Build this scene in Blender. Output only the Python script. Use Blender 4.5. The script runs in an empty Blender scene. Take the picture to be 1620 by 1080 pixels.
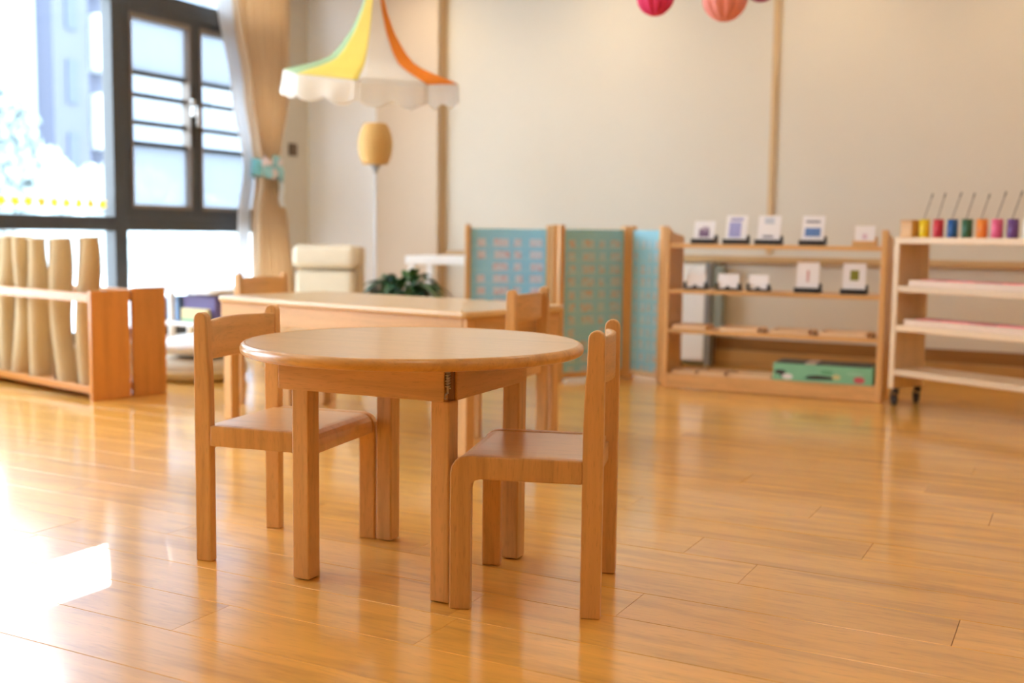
import bpy, bmesh, math, random
from math import sin, cos, pi, radians as rad
from mathutils import Vector, Matrix, Euler
random.seed(7)
SC = bpy.context.scene
COL = SC.collection

# ------------------------------------------------------------------ camera
F = 1741.6
PITCH, ROLL, YAW, CAMH = 0.0959, 0.0129, 0.4818, 0.7567
fw = Vector((-sin(YAW)*cos(PITCH), cos(YAW)*cos(PITCH), -sin(PITCH)))
r0 = Vector((cos(YAW), sin(YAW), 0)); u0 = r0.cross(fw)
rt = r0*cos(ROLL)+u0*sin(ROLL); up = -r0*sin(ROLL)+u0*cos(ROLL)
cd = bpy.data.cameras.new('camera'); cam = bpy.data.objects.new('camera', cd); COL.objects.link(cam)
cam.matrix_world = Matrix(((rt.x, up.x, -fw.x, 0), (rt.y, up.y, -fw.y, 0), (rt.z, up.z, -fw.z, CAMH), (0, 0, 0, 1)))
cd.sensor_width = 36; cd.lens = F/1620*36; cd.clip_start = .05; cd.clip_end = 500
cd.dof.use_dof = True; cd.dof.focus_distance = 2.22; cd.dof.aperture_fstop = 2.3
SC.camera = cam

# ------------------------------------------------------------------ exposure, sky, sun
SC.view_settings.view_transform = 'Standard'; SC.view_settings.look = 'None'
SC.view_settings.gamma = 1; SC.view_settings.use_curve_mapping = False
SC.view_settings.exposure = 0.63
SC.cycles.use_denoising = True
SC.cycles.max_bounces = 10; SC.cycles.diffuse_bounces = 6; SC.cycles.glossy_bounces = 4; SC.cycles.transparent_max_bounces = 12
SC.cycles.caustics_reflective = False; SC.cycles.caustics_refractive = False
SC.cycles.sample_clamp_indirect = 6
W = bpy.data.worlds.new('sky'); SC.world = W; W.use_nodes = True
bg = W.node_tree.nodes['Background']; bg.inputs[0].default_value = (.80, .91, 1, 1); bg.inputs[1].default_value = 8.5
SUN_DIR = Vector((-.7396, .673, .544))
sd = bpy.data.lights.new('sun', 'SUN'); sd.energy = 15; sd.color = (1, .95, .86); sd.angle = rad(.27)
so = bpy.data.objects.new('sun', sd); COL.objects.link(so)
so.rotation_euler = SUN_DIR.to_track_quat('Z', 'Y').to_euler(); so.location = (-20, 20, 20)

CEIL = 2.5
FILL_PANEL = 3.0        # emission of the added ceiling fill panels
LAMP_SPOT = 8.5        # wall washer watts

# ------------------------------------------------------------------ materials
def new_mat(name):
    m = bpy.data.materials.new(name); m.use_nodes = True
    nt = m.node_tree; b = nt.nodes['Principled BSDF']
    return m, nt, b
def N(nt, t, **kw):
    n = nt.nodes.new(t)
    for k, v in kw.items(): setattr(n, k, v)
    return n
def plain(name, c, rough=.5, metal=0, spec=.5, trans=0, var=.04, scale=18):
    m, nt, b = new_mat(name)
    tc = N(nt, 'ShaderNodeTexCoord'); no = N(nt, 'ShaderNodeTexNoise'); no.inputs['Scale'].default_value = scale; no.inputs['Detail'].default_value = 3
    nt.links.new(tc.outputs['Object'], no.inputs['Vector'])
    mx = N(nt, 'ShaderNodeMix', data_type='RGBA')
    mx.inputs[6].default_value = (*[x*(1-var) for x in c], 1); mx.inputs[7].default_value = (*[min(1, x*(1+var)) for x in c], 1)
    nt.links.new(no.outputs['Fac'], mx.inputs[0]); nt.links.new(mx.outputs[2], b.inputs['Base Color'])
    b.inputs['Roughness'].default_value = rough; b.inputs['Metallic'].default_value = metal
    b.inputs['Specular IOR Level'].default_value = spec
    if trans: b.inputs['Transmission Weight'].default_value = trans
    return m
def wood(name, c, axis='z', rough=.38, dark=.72, light=1.12, fine=90, coat=0, rnd=.08, flecks=True, coatr=.15):
    """beech: long soft streaks along one local axis, short darker flecks on top"""
    m, nt, b = new_mat(name)
    L = nt.links.new
    tc = N(nt, 'ShaderNodeTexCoord'); oi = N(nt, 'ShaderNodeObjectInfo')
    add = N(nt, 'ShaderNodeVectorMath', operation='ADD'); mul = N(nt, 'ShaderNodeVectorMath', operation='SCALE'); mul.inputs['Scale'].default_value = 7
    cmb = N(nt, 'ShaderNodeCombineXYZ')
    for i in range(3): L(oi.outputs['Random'], cmb.inputs[i])
    L(cmb.outputs[0], mul.inputs[0]); L(tc.outputs['Object'], add.inputs[0]); L(mul.outputs[0], add.inputs[1])
    mp = N(nt, 'ShaderNodeMapping'); s = [fine*.35]*3; s['xyz'.index(axis)] = 2.2; mp.inputs['Scale'].default_value = s
    L(add.outputs[0], mp.inputs['Vector'])
    n1 = N(nt, 'ShaderNodeTexNoise'); n1.inputs['Scale'].default_value = 1; n1.inputs['Detail'].default_value = 5; n1.inputs['Roughness'].default_value = .6; n1.inputs['Distortion'].default_value = .5
    L(mp.outputs[0], n1.inputs['Vector'])
    cr = N(nt, 'ShaderNodeValToRGB'); e = cr.color_ramp.elements
    e[0].position = .25; e[0].color = (*[x*dark for x in c], 1); e[1].position = .72; e[1].color = (*[min(1, x*light) for x in c], 1)
    k = e.new(.5); k.color = (*c, 1)
    L(n1.outputs['Fac'], cr.inputs['Fac'])
    out = cr.outputs['Color']
    if flecks:
        mp2 = N(nt, 'ShaderNodeMapping'); s = [fine*3.2]*3; s['xyz'.index(axis)] = fine*.42; mp2.inputs['Scale'].default_value = s
        L(add.outputs[0], mp2.inputs['Vector'])
        n2 = N(nt, 'ShaderNodeTexNoise'); n2.inputs['Scale'].default_value = 1; n2.inputs['Detail'].default_value = 1
        L(mp2.outputs[0], n2.inputs['Vector'])
        r2 = N(nt, 'ShaderNodeMapRange'); r2.inputs[1].default_value = .58; r2.inputs[2].default_value = .72; r2.inputs[3].default_value = 0; r2.inputs[4].default_value = .32
        L(n2.outputs['Fac'], r2.inputs[0])
        mx = N(nt, 'ShaderNodeMix', data_type='RGBA'); mx.inputs[7].default_value = (*[x*.6 for x in c], 1)
        L(r2.outputs[0], mx.inputs[0]); L(out, mx.inputs[6]); out = mx.outputs[2]
    hv = N(nt, 'ShaderNodeHueSaturation')
    mr = N(nt, 'ShaderNodeMapRange'); mr.inputs[3].default_value = 1-rnd; mr.inputs[4].default_value = 1+rnd
    L(oi.outputs['Random'], mr.inputs[0]); L(mr.outputs[0], hv.inputs['Value']); L(out, hv.inputs['Color'])
    L(hv.outputs[0], b.inputs['Base Color'])
    b.inputs['Roughness'].default_value = rough
    b.inputs['Coat Weight'].default_value = coat; b.inputs['Coat Roughness'].default_value = coatr
    bp = N(nt, 'ShaderNodeBump'); bp.inputs['Strength'].default_value = .06; bp.inputs['Distance'].default_value = .002
    L(n1.outputs['Fac'], bp.inputs['Height']); L(bp.outputs[0], b.inputs['Normal'])
    return m
def glass_mat(name, tint=(.95, .98, 1), haze=0.0, hazec=(.8, .86, .9)):
    m, nt, b = new_mat(name); L = nt.links.new
    nt.nodes.remove(b); out = nt.nodes['Material Output']
    tr = N(nt, 'ShaderNodeBsdfTransparent'); tr.inputs[0].default_value = (*tint, 1)
    gl = N(nt, 'ShaderNodeBsdfGlossy'); gl.inputs['Roughness'].default_value = .02
    lw = N(nt, 'ShaderNodeLayerWeight'); lw.inputs['Blend'].default_value = .5
    pw = N(nt, 'ShaderNodeMath', operation='POWER'); pw.inputs[1].default_value = 5; L(lw.outputs['Facing'], pw.inputs[0])
    fr = N(nt, 'ShaderNodeMath', operation='MULTIPLY_ADD'); fr.inputs[1].default_value = .9; fr.inputs[2].default_value = .03; L(pw.outputs[0], fr.inputs[0])
    mx = N(nt, 'ShaderNodeMixShader')
    L(fr.outputs[0], mx.inputs[0]); L(tr.outputs[0], mx.inputs[1]); L(gl.outputs[0], mx.inputs[2])
    fin = mx.outputs[0]
    if haze:
        tl = N(nt, 'ShaderNodeBsdfTranslucent'); tl.inputs[0].default_value = (*hazec, 1)
        m2 = N(nt, 'ShaderNodeMixShader'); m2.inputs[0].default_value = haze
        L(fin, m2.inputs[1]); L(tl.outputs[0], m2.inputs[2]); fin = m2.outputs[0]
    L(fin, out.inputs[0])
    return m
def emit(name, c, s):
    m, nt, b = new_mat(name)
    b.inputs['Base Color'].default_value = (*c, 1); b.inputs['Emission Color'].default_value = (*c, 1); b.inputs['Emission Strength'].default_value = s
    return m
def cloth(name, c, rough=.85, weave=260, trans=0.0, var=.06):
    m = plain(name, c, rough, spec=.2, var=var, scale=9)
    nt = m.node_tree; b = nt.nodes['Principled BSDF']; L = nt.links.new
    tc = N(nt, 'ShaderNodeTexCoord'); w = N(nt, 'ShaderNodeTexNoise'); w.inputs['Scale'].default_value = weave
    L(tc.outputs['Object'], w.inputs['Vector'])
    bp = N(nt, 'ShaderNodeBump'); bp.inputs['Strength'].default_value = .15; bp.inputs['Distance'].default_value = .003
    L(w.outputs['Fac'], bp.inputs['Height']); L(bp.outputs[0], b.inputs['Normal'])
    if trans:
        tl = N(nt, 'ShaderNodeBsdfTranslucent'); tl.inputs[0].default_value = (*c, 1)
        mx = N(nt, 'ShaderNodeMixShader'); mx.inputs[0].default_value = trans
        out = nt.nodes['Material Output']
        L(b.outputs[0], mx.inputs[1]); L(tl.outputs[0], mx.inputs[2]); L(mx.outputs[0], out.inputs[0])
    return m
def card_print(name, paper, inks, scale=60, thr=.56):
    """pale paper with small blotchy print"""
    m, nt, b = new_mat(name); L = nt.links.new
    tc = N(nt, 'ShaderNodeTexCoord'); oi = N(nt, 'ShaderNodeObjectInfo')
    add = N(nt, 'ShaderNodeVectorMath', operation='ADD'); L(tc.outputs['Object'], add.inputs[0]); L(oi.outputs['Location'], add.inputs[1])
    n1 = N(nt, 'ShaderNodeTexNoise'); n1.inputs['Scale'].default_value = scale; n1.inputs['Detail'].default_value = 2; L(add.outputs[0], n1.inputs['Vector'])
    mr = N(nt, 'ShaderNodeMapRange'); mr.inputs[1].default_value = thr-.04; mr.inputs[2].default_value = thr+.04; L(n1.outputs['Fac'], mr.inputs[0])
    mx = N(nt, 'ShaderNodeMix', data_type='RGBA'); mx.inputs[6].default_value = (*paper, 1); mx.inputs[7].default_value = (*inks, 1)
    L(mr.outputs[0], mx.inputs[0]); L(mx.outputs[2], b.inputs['Base Color']); b.inputs['Roughness'].default_value = .35
    return m

BE = (.68, .41, .175)       # beech of the chairs and legs
TOPC = (.70, .475, .235)       # paler laminated tops
M = {}
for ax in 'xyz':
    M['beech_'+ax] = wood('beech_'+ax, BE, ax)
    M['shelf_'+ax] = wood('shelf_beech_'+ax, (.68, .40, .165), ax)
    M['pale_'+ax] = wood('pale_beech_'+ax, (.74, .56, .36), ax, light=1.06, dark=.86)
    M['rack_'+ax] = wood('rack_beech_'+ax, (.58, .25, .062), ax)
M['top'] = wood('laminate_top', TOPC, 'x', rough=.3, dark=.86, light=1.05, coat=.6, fine=70, rnd=.03, coatr=.22)
M['top_edge'] = wood('top_edge', (.64, .355, .105), 'x', rough=.3, coat=.4)
M['plank'] = wood('floor_plank', (.79, .42, .075), 'x', rough=.34, dark=.66, light=1.14, fine=46, coat=1.0, rnd=.07, coatr=.13)
M['wall'] = plain('wall_paint', (.67, .635, .56), .6, spec=.3, var=.015, scale=3)
M['wall_window_lit'] = plain('recess_window_light', (.90, .93, .97), .6, spec=.3, var=.01, scale=3)  # white recess wall, brightened and blued to carry the window light in its colour
M['column'] = plain('column_panel', (.63, .51, .38), .5, var=.02, scale=3)
M['trim'] = wood('wall_trim', (.58, .42, .24), 'z', flecks=False)
M['rail'] = wood('wall_rail', (.56, .38, .20), 'x', rough=.25, coat=.5, flecks=False)
M['base_low'] = wood('baseboard_low', (.46, .27, .10), 'x', flecks=False)
M['base_up'] = wood('baseboard_up', (.27, .13, .04), 'x', flecks=False)
M['ceiling'] = plain('ceiling_paint', (.86, .84, .80), .8, var=.01, scale=2)
M['frame'] = plain('window_frame_paint', (.045, .047, .052), .4, var=.1)
M['frame_in'] = plain('sash_bead', (.20, .16, .13), .5)
M['glass'] = glass_mat('clear_glass')
M['film'] = glass_mat('frosted_film', haze=.7, hazec=(.21, .23, .26))
M['steel'] = plain('brushed_steel', (.62, .62, .62), .3, metal=1)
M['dsteel'] = plain('dark_steel', (.16, .15, .14), .4, metal=.8)
M['white'] = plain('white_lacquer', (.86, .87, .88), .35, var=.01)
M['black'] = plain('black_plastic', (.025, .025, .03), .4)
M['darkwood'] = wood('bracket_block', (.22, .10, .035), 'z')

# ------------------------------------------------------------------ mesh builder
class MB:
    def __init__(s): s.v = []; s.f = []; s.sm = []
    def add(s, vs, fs, T=None, smooth=False):
        o = len(s.v)
        for p in vs:
            p = Vector(p); s.v.append((T @ p) if T else p)
        for f in fs: s.f.append([i+o for i in f]); s.sm.append(smooth)
        return s
    def box(s, x0, x1, y0, y1, z0, z1, T=None):
        v = [(x, y, z) for z in (z0, z1) for y in (y0, y1) for x in (x0, x1)]
        return s.add(v, [(0, 2, 3, 1), (4, 5, 7, 6), (0, 1, 5, 4), (2, 6, 7, 3), (0, 4, 6, 2), (1, 3, 7, 5)], T)
    def cbox(s, c, d, T=None):
        return s.box(c[0]-d[0]/2, c[0]+d[0]/2, c[1]-d[1]/2, c[1]+d[1]/2, c[2]-d[2]/2, c[2]+d[2]/2, T)
    def prism(s, pts, a0, a1, axis='y', T=None, smooth=False):
        """2D polygon extruded along an axis: 'y' takes (x,z), 'z' takes (x,y), 'x' takes (y,z)"""
        n = len(pts); v = []
        for a in (a0, a1):
            for p, q in pts: v.append({'y': (p, a, q), 'z': (p, q, a), 'x': (a, p, q)}[axis])
        fs = [list(range(n))[::-1], [i+n for i in range(n)]]
        s.add(v, fs, T)
        o = len(s.v)-2*n
        for i in range(n):
            j = (i+1) % n; s.f.append([o+i, o+j, o+n+j, o+n+i]); s.sm.append(smooth)
        return s
    def lathe(s, prof, n=32, T=None, smooth=True, cap=True):
        v = []; fs = []
        for r, z in prof:
            for i in range(n):
                a = 2*pi*i/n; v.append((r*cos(a), r*sin(a), z))
        for k in range(len(prof)-1):
            for i in range(n):
                j = (i+1) % n; fs.append((k*n+i, k*n+j, (k+1)*n+j, (k+1)*n+i))
        s.add(v, fs, T, smooth)
        if cap:
            o = len(s.v)-len(v)
            if prof[0][0] > 1e-4: s.f.append([o+i for i in range(n)][::-1]); s.sm.append(False)
            if prof[-1][0] > 1e-4: s.f.append([o+(len(prof)-1)*n+i for i in range(n)]); s.sm.append(False)
        return s
    def tube(s, pts, r, n=8, T=None, smooth=True):
        pts = [Vector(p) for p in pts]; v = []; fs = []
        rs = r if isinstance(r, (list, tuple)) else [r]*len(pts)
        for k, p in enumerate(pts):
            t = (pts[min(k+1, len(pts)-1)]-pts[max(k-1, 0)]).normalized()
            a = t.orthogonal().normalized() if abs(t.z) > .9 else t.cross(Vector((0, 0, 1))).normalized()
            b = t.cross(a)
            for i in range(n):
                q = 2*pi*i/n; v.append(p+(a*cos(q)+b*sin(q))*rs[k])
        for k in range(len(pts)-1):
            for i in range(n):
                j = (i+1) % n; fs.append((k*n+i, k*n+j, (k+1)*n+j, (k+1)*n+i))
        s.add(v, fs, T, smooth)
        o = len(s.v)-len(v); s.f.append([o+i for i in range(n)][::-1]); s.f.append([o+(len(pts)-1)*n+i for i in range(n)]); s.sm += [False, False]
        return s
    def grid(s, fn, nu, nv, T=None, smooth=True):
        v = [fn(i/nu, j/nv) for j in range(nv+1) for i in range(nu+1)]
        fs = [(j*(nu+1)+i, j*(nu+1)+i+1, (j+1)*(nu+1)+i+1, (j+1)*(nu+1)+i) for j in range(nv) for i in range(nu)]
        return s.add(v, fs, T, smooth)
    def ellipsoid(s, c, r, nu=20, nv=12, T=None, fn=None):
        def P(u, v):
            a = 2*pi*u; b = pi*(v-.5); k = fn(a, b) if fn else 1
            return (c[0]+r[0]*cos(a)*cos(b)*k, c[1]+r[1]*sin(a)*cos(b)*k, c[2]+r[2]*sin(b)*k)
        return s.grid(P, nu, nv, T)
    def mesh(s, name, mat, fix=True):
        me = bpy.data.meshes.new(name); me.from_pydata([tuple(p) for p in s.v], [], s.f)
        me.polygons.foreach_set('use_smooth', s.sm)
        if fix:
            bm = bmesh.new(); bm.from_mesh(me); bmesh.ops.remove_doubles(bm, verts=bm.verts, dist=1e-6)
            bmesh.ops.recalc_face_normals(bm, faces=bm.faces); bm.to_mesh(me); bm.free()
        if mat: me.materials.append(M[mat] if isinstance(mat, str) else mat)
        return me
    def build(s, name, mat, parent=None, bevel=0, seg=2, thick=0):
        o = bpy.data.objects.new(name, s.mesh(name, mat)); COL.objects.link(o)
        if parent: o.parent = parent
        if thick: k = o.modifiers.new('thickness', 'SOLIDIFY'); k.thickness = thick; k.offset = 0
        if bevel:
            k = o.modifiers.new('bevel', 'BEVEL'); k.width = bevel; k.segments = seg; k.limit_method = 'ANGLE'; k.angle_limit = rad(40); k.harden_normals = False
        return o
def tag(o, label, cat, group=None, kind=None):
    if label: o['label'] = label
    if cat: o['category'] = cat
    if group: o['group'] = group
    if kind: o['kind'] = kind
    return o
def thing(name, label, cat, loc=(0, 0, 0), rz=0, group=None):
    o = bpy.data.objects.new(name, None); COL.objects.link(o); o.empty_display_size = .1
    o.location = loc; o.rotation_euler = (0, 0, rz)
    return tag(o, label, cat, group)
def struct(o): o['kind'] = 'structure'; return o
def copy_thing(src, loc, rz, label, group=None):
    c = src.copy(); COL.objects.link(c); c.location = loc; c.rotation_euler = (0, 0, rz); c['label'] = label
    if group: c['group'] = group
    for ch in list(src.children):
        d = ch.copy(); COL.objects.link(d); d.parent = c
        for g in list(ch.children):
            e = g.copy(); COL.objects.link(e); e.parent = d
    return c
def RZ(a, loc=(0, 0, 0)): return Matrix.Translation(loc) @ Matrix.Rotation(a, 4, 'Z')
def arc(cx, cz, r, a0, a1, n=6): return [(cx+r*cos(a0+(a1-a0)*i/n), cz+r*sin(a0+(a1-a0)*i/n)) for i in range(n+1)]

# ================================================================== ROOM SHELL
XW, YB, XR, YF = -5.0, 6.38, 3.2, -3.0
# floor: a base slab with raised planks
fl = struct(MB().box(XW-.2, XR+.2, .67, YB+.2, -.15, -.013).box(XW-.2, XR+.2, YF-.2, .67, -.15, -.001).build('floor', 'plank'))
PITCHP = .1646; y0 = 1.340-4*PITCHP; PL = 1.212
plank_cache = {}
def plank_mesh(L):
    k = round(L, 3)
    if k not in plank_cache:
        w = PITCHP-.0004; c = .0014; h = .0125
        sec = [(-w/2, 0), (w/2, 0), (w/2, h-c), (w/2-c, h), (-w/2+c, h), (-w/2, h-c)]
        m = MB(); n = len(sec); v = [(x, y, z-h) for x in (-L/2, L/2) for y, z in sec]
        # chamfer the ends as well
        for i in (3, 4): v[i] = (-L/2+.0006, v[i][1], v[i][2]); v[n+i] = (L/2-.0006, v[n+i][1], v[n+i][2])
        fs = [list(range(n))[::-1], [n+i for i in range(n)]]+[(i, (i+1) % n, n+(i+1) % n, n+i) for i in range(n)]
        m.add(v, fs); plank_cache[k] = m.mesh('plank', 'plank')
    return plank_cache[k]
row = 0; yy = y0
while yy < YB-.01:
    off = random.Random(row*31+5).uniform(0, 1)*PL
    x = XW-off
    while x < XR-.4:
        a, b = max(x, XW), min(x+PL, XR)
        if x+PL > XW+.1:
            wfull = yy+PITCHP <= YB+.02
            o = bpy.data.objects.new('plank', plank_mesh(b-a-.0003)); COL.objects.link(o); o.parent = fl
            o.location = ((a+b)/2, yy+PITCHP/2, -random.random()*.0003)
        x += PL
    yy += PITCHP; row += 1

# left wall with two window openings
WZ0, WZ1 = .12, 2.45
op = [(.3, 2.2), (2.75, 6.02)]
wl = MB()
ys = [YF-.2, op[0][0], op[0][1], op[1][0], op[1][1], YB]
for a, b in ((ys[0], ys[1]), (ys[2], ys[3]), (ys[4], ys[5])): wl.box(XW-.2, XW, a, b, 0, CEIL)
for a, b in op: wl.box(XW-.1, XW, a, b, 0, WZ0); wl.box(XW-.1, XW, a, b, WZ1, CEIL)
struct(wl.build('wall_left', 'wall'))
wb = MB().box(XW-.2, -4.1, YB, YB+.2, 0, CEIL).build('wall_recess', 'wall_window_lit'); struct(wb)
struct(MB().box(-4.1, XR, YB, YB+.2, 0, CEIL).build('wall_back', 'wall'))
struct(MB().box(XR, XR+.2, YF-.2, YB+.2, 0, CEIL).build('wall_right', 'column'))
struct(MB().box(XW-.2, XR+.2, YF-.2, YF, 0, CEIL).build('wall_front', 'column'))
struct(MB().box(XW-.2, XR+.2, YF-.2, YB+.2, CEIL, CEIL+.15).build('ceiling', 'ceiling'))
# boxed column at the recess
struct(MB().box(-4.36, -3.87, YB-.08, YB, 0, CEIL).build('wall_column', 'column', bevel=.004))
# trims
struct(MB().box(-1.675, -1.64, YB-.014, YB, .67, CEIL).build('trim_1', 'trim', bevel=.003))
struct(MB().box(-3.87, -3.85, YB-.035, YB, .0, CEIL).build('trim_2', 'trim', bevel=.003))
struct(MB().box(-3.845, XR, YB-.035, YB, .612, .655).build('trim_3', 'rail', bevel=.008))
bb = struct(MB().box(-1.96, XR, YB-.03, YB, 0, .10).build('baseboard_back', 'base_low', bevel=.006))
MB().box(-1.96, XR, YB-.018, YB, .10, .172).build('upper_strip', 'base_up', bb, bevel=.004)
struct(MB().box(XR-.015, XR, YF, YB, 0, .1).build('baseboard_right', 'base_low'))

# windows
def window(name, y0, y1, muls, sash=None):
    w = bpy.data.objects.new(name, None); COL.objects.link(w); struct(w)
    X0, X1 = XW-.09, XW-.01
    MB().box(X0, X1, y0, y1, WZ0, WZ0+.06).box(X0, X1, y0, y1, WZ1-.05, WZ1).box(X0, X1, y0, y0+.06, WZ0+.06, WZ1-.05).box(X0, X1, y1-.06, y1, WZ0+.06, WZ1-.05).build('frame', 'frame', w, bevel=.004)
    MB().box(X0, X1, y0+.06, y1-.06, .755, .835).build('transom', 'frame', w, bevel=.004)
    MB().box(X0, X1, y0+.06, y1-.06, 2.075, 2.165).build('transom', 'frame', w, bevel=.004)
    cuts = [y0+.06]
    for a, b in muls:
        MB().box(X0-.004, X1+.004, a, b, WZ0+.06, WZ1-.05).build('mullion', 'frame', w, bevel=.004); cuts += [a, b]
    cuts.append(y1-.06)
    MB().box(XW-.02, XW+.05, y0-.02, y1+.02, WZ0-.03, WZ0).build('sill', 'white', w, bevel=.006)
    for k in range(0, len(cuts), 2):
        a, b = cuts[k], cuts[k+1]
        MB().box(XW-.055, XW-.047, a, b, WZ0+.06, .755).build('pane', 'glass', w)
        MB().box(XW-.055, XW-.047, a, b, 2.165, WZ1-.05).build('pane', 'glass', w)
        if sash and a >= sash[0]-.02: continue
        MB().box(XW-.055, XW-.047, a, b, .835, 2.075).build('pane', 'glass', w)
    return w
w1 = window('window_1', op[1][0], op[1][1], [(4.605, 4.70)], sash=(4.70, 5.96))
# two casement sashes with burglar bars behind them
for (a, b, hs) in ((4.70, 5.27, 1), (5.27, 5.96, 0)):
    z0, z1 = .835, 2.075
    s = MB().box(XW-.075, XW-.005, a, a+.038, z0, z1).box(XW-.075, XW-.005, b-.045, b, z0, z1).box(XW-.075, XW-.005, a+.038, b-.045, z0, z0+.055).box(XW-.075, XW-.005, a+.038, b-.045, z1-.055, z1).build('sash', 'frame', w1, bevel=.005)
    MB().box(XW-.07, XW+.0, a+.038, a+.05, z0+.055, z1-.055).box(XW-.07, XW, b-.057, b-.045, z0+.055, z1-.055).box(XW-.07, XW, a+.05, b-.057, z0+.055, z0+.075).box(XW-.07, XW, a+.05, b-.057, z1-.085, z1-.055).build('glazing_bead', 'frame_in', s)
    MB().box(XW-.05, XW-.044, a+.038, b-.045, 1.27, 1.685).build('pane', 'glass', s)
    MB().box(XW-.05, XW-.044, a+.038, b-.045, 1.685, z1-.055).build('frosted_pane', 'film', s)
    MB().box(XW-.05, XW-.044, a+.038, b-.045, z0+.055, 1.27).build('frosted_pane', 'film', s)
    for z in (1.685, 1.555, 1.395, 1.272): MB().box(XW-.085, XW-.04, a+.045, b-.05, z-.014, z+.014).build('bar', 'frame', s)
hd = MB().box(XW-.005, XW+.006, 5.222, 5.252, 1.27, 1.66).build('lock_plate', 'black', w1)
MB().tube([(XW+.01, 5.23, 1.52), (XW+.045, 5.23, 1.52), (XW+.052, 5.23, 1.50), (XW+.045, 5.235, 1.40)], [.012, .013, .014, .011], 10).box(XW+.002, XW+.014, 5.216, 5.244, 1.47, 1.57).build('handle', 'steel', hd)
w2 = window('window_2', op[0][0], op[0][1], [(1.2, 1.29)])  # out of view, added and sized for the side daylight it lets in

# light switch on the left wall beyond the curtain
ls = thing('light_switch', 'small dark square light switch on the wall right of the curtain', 'switch', (XW, 6.2, 1.336))
MB().box(0, .012, -.043, .043, -.043, .043).build('plate', plain('bronze_plate', (.13, .085, .05), .4), ls, bevel=.004)
MB().box(.012, .017, -.02, .02, -.025, .025).build('rocker', plain('bronze_rocker', (.18, .12, .08), .4), ls, bevel=.002)

# ------------------------------------------------------------------ lamps: unseen fill panels added on the ceiling, downlights at the back wall
M['fillglow'] = emit('fill_glow', (1, .92, .80), FILL_PANEL)
k = 0
for x in (-3.0, -.7, 1.6):
    for y in (1.2, 3.6):
        t = thing('ceiling_fill', 'added unseen ceiling fill light, '+('left', 'middle', 'right')[(-3.0, -.7, 1.6).index(x)]+' one of the row '+('nearest the camera' if y < 2 else 'nearest the back wall'), 'light', (x, y, CEIL), group='added ceiling fill lights')
        MB().box(-.32, .32, -.32, -.3, -.02, 0).box(-.32, .32, .3, .32, -.02, 0).box(-.32, -.3, -.3, .3, -.02, 0).box(.3, .32, -.3, .3, -.02, 0).build('frame', 'white', t)
        MB().box(-.3, .3, -.3, .3, -.012, -.002).build('diffuser', 'fillglow', t)
M['spotglow'] = emit('spot_glow', (1, .80, .52), 30)
for x in (-3.9, -2.6, -1.3, -.2, .7, 1.6):
    t = thing('downlight', 'round warm recessed downlight, '+('first', 'second', 'third', 'fourth', 'fifth', 'sixth')[(-3.9, -2.6, -1.3, -.2, .7, 1.6).index(x)]+' from the window along the back wall', 'light', (x, YB-.6, CEIL), group='downlights along the back wall')
    MB().lathe([(.05, -.001), (.062, -.001), (.062, -.010), (.05, -.012), (.05, -.001)], 24, cap=False).build('rim', 'white', t)
    MB().lathe([(.048, -.004), (.048, -.001)], 24).build('bulb', 'spotglow', t)
    l = bpy.data.lights.new('downlight_beam', 'SPOT'); l.energy = LAMP_SPOT; l.color = (1, .74, .42); l.spot_size = rad(130); l.spot_blend = 1.0; l.shadow_soft_size = .05
    lo = bpy.data.objects.new('downlight_beam', l); COL.objects.link(lo); lo.parent = t; lo.location = (0, 0, -.03)
    lo.rotation_euler = (rad(22), 0, 0)

# ================================================================== OUTDOORS
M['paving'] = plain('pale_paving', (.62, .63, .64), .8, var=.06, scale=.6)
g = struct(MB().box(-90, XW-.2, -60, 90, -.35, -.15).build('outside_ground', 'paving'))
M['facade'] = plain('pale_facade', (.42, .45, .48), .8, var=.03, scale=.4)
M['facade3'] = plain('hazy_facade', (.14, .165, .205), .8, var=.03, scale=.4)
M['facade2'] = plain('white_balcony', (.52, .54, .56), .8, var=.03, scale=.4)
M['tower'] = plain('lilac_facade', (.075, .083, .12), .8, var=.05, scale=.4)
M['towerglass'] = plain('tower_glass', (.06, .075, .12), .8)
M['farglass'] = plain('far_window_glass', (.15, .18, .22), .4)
def facade_windows(par, x, y0, y1, z0, z1, ny, nz, mat='farglass', wfrac=.5, hfrac=.5):
    dy = (y1-y0)/ny; dz = (z1-z0)/nz; me = None
    for i in range(ny):
        for j in range(nz):
            cy, cz = y0+(i+.5)*dy, z0+(j+.5)*dz
            if me is None: me = MB().box(-.05, .06, -dy*wfrac/2, dy*wfrac/2, -dz*hfrac/2, dz*hfrac/2).mesh('window', mat)
            o = bpy.data.objects.new('window', me); COL.objects.link(o); o.parent = par; o.location = (x, cy, cz)
XA = -30.0
# low-roofed block, its tower and the tall block to the right
ba = thing('apartment_block', 'pale apartment block seen through the left edge of the big window', 'building', (0, 0, 0))
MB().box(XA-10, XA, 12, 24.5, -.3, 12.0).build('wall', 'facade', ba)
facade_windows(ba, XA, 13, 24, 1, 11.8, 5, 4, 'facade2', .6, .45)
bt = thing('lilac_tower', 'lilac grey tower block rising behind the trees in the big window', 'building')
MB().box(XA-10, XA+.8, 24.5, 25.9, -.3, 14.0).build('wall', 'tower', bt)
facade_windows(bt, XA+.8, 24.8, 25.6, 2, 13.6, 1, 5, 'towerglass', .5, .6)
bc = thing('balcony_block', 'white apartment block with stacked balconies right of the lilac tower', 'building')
MB().box(XA-10, XA, 25.9, 27.34, -.3, 12.0).box(XA-1.2, XA, 25.9, 27.34, 12.0, 20.6).build('wall', 'tower', bc)  # thin upper wall is added above the view to block low sun
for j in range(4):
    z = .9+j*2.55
    MB().box(XA, XA+1.0, 26.1, 27.3, z, z+1.75).build('balcony', 'facade2', bc)
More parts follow.
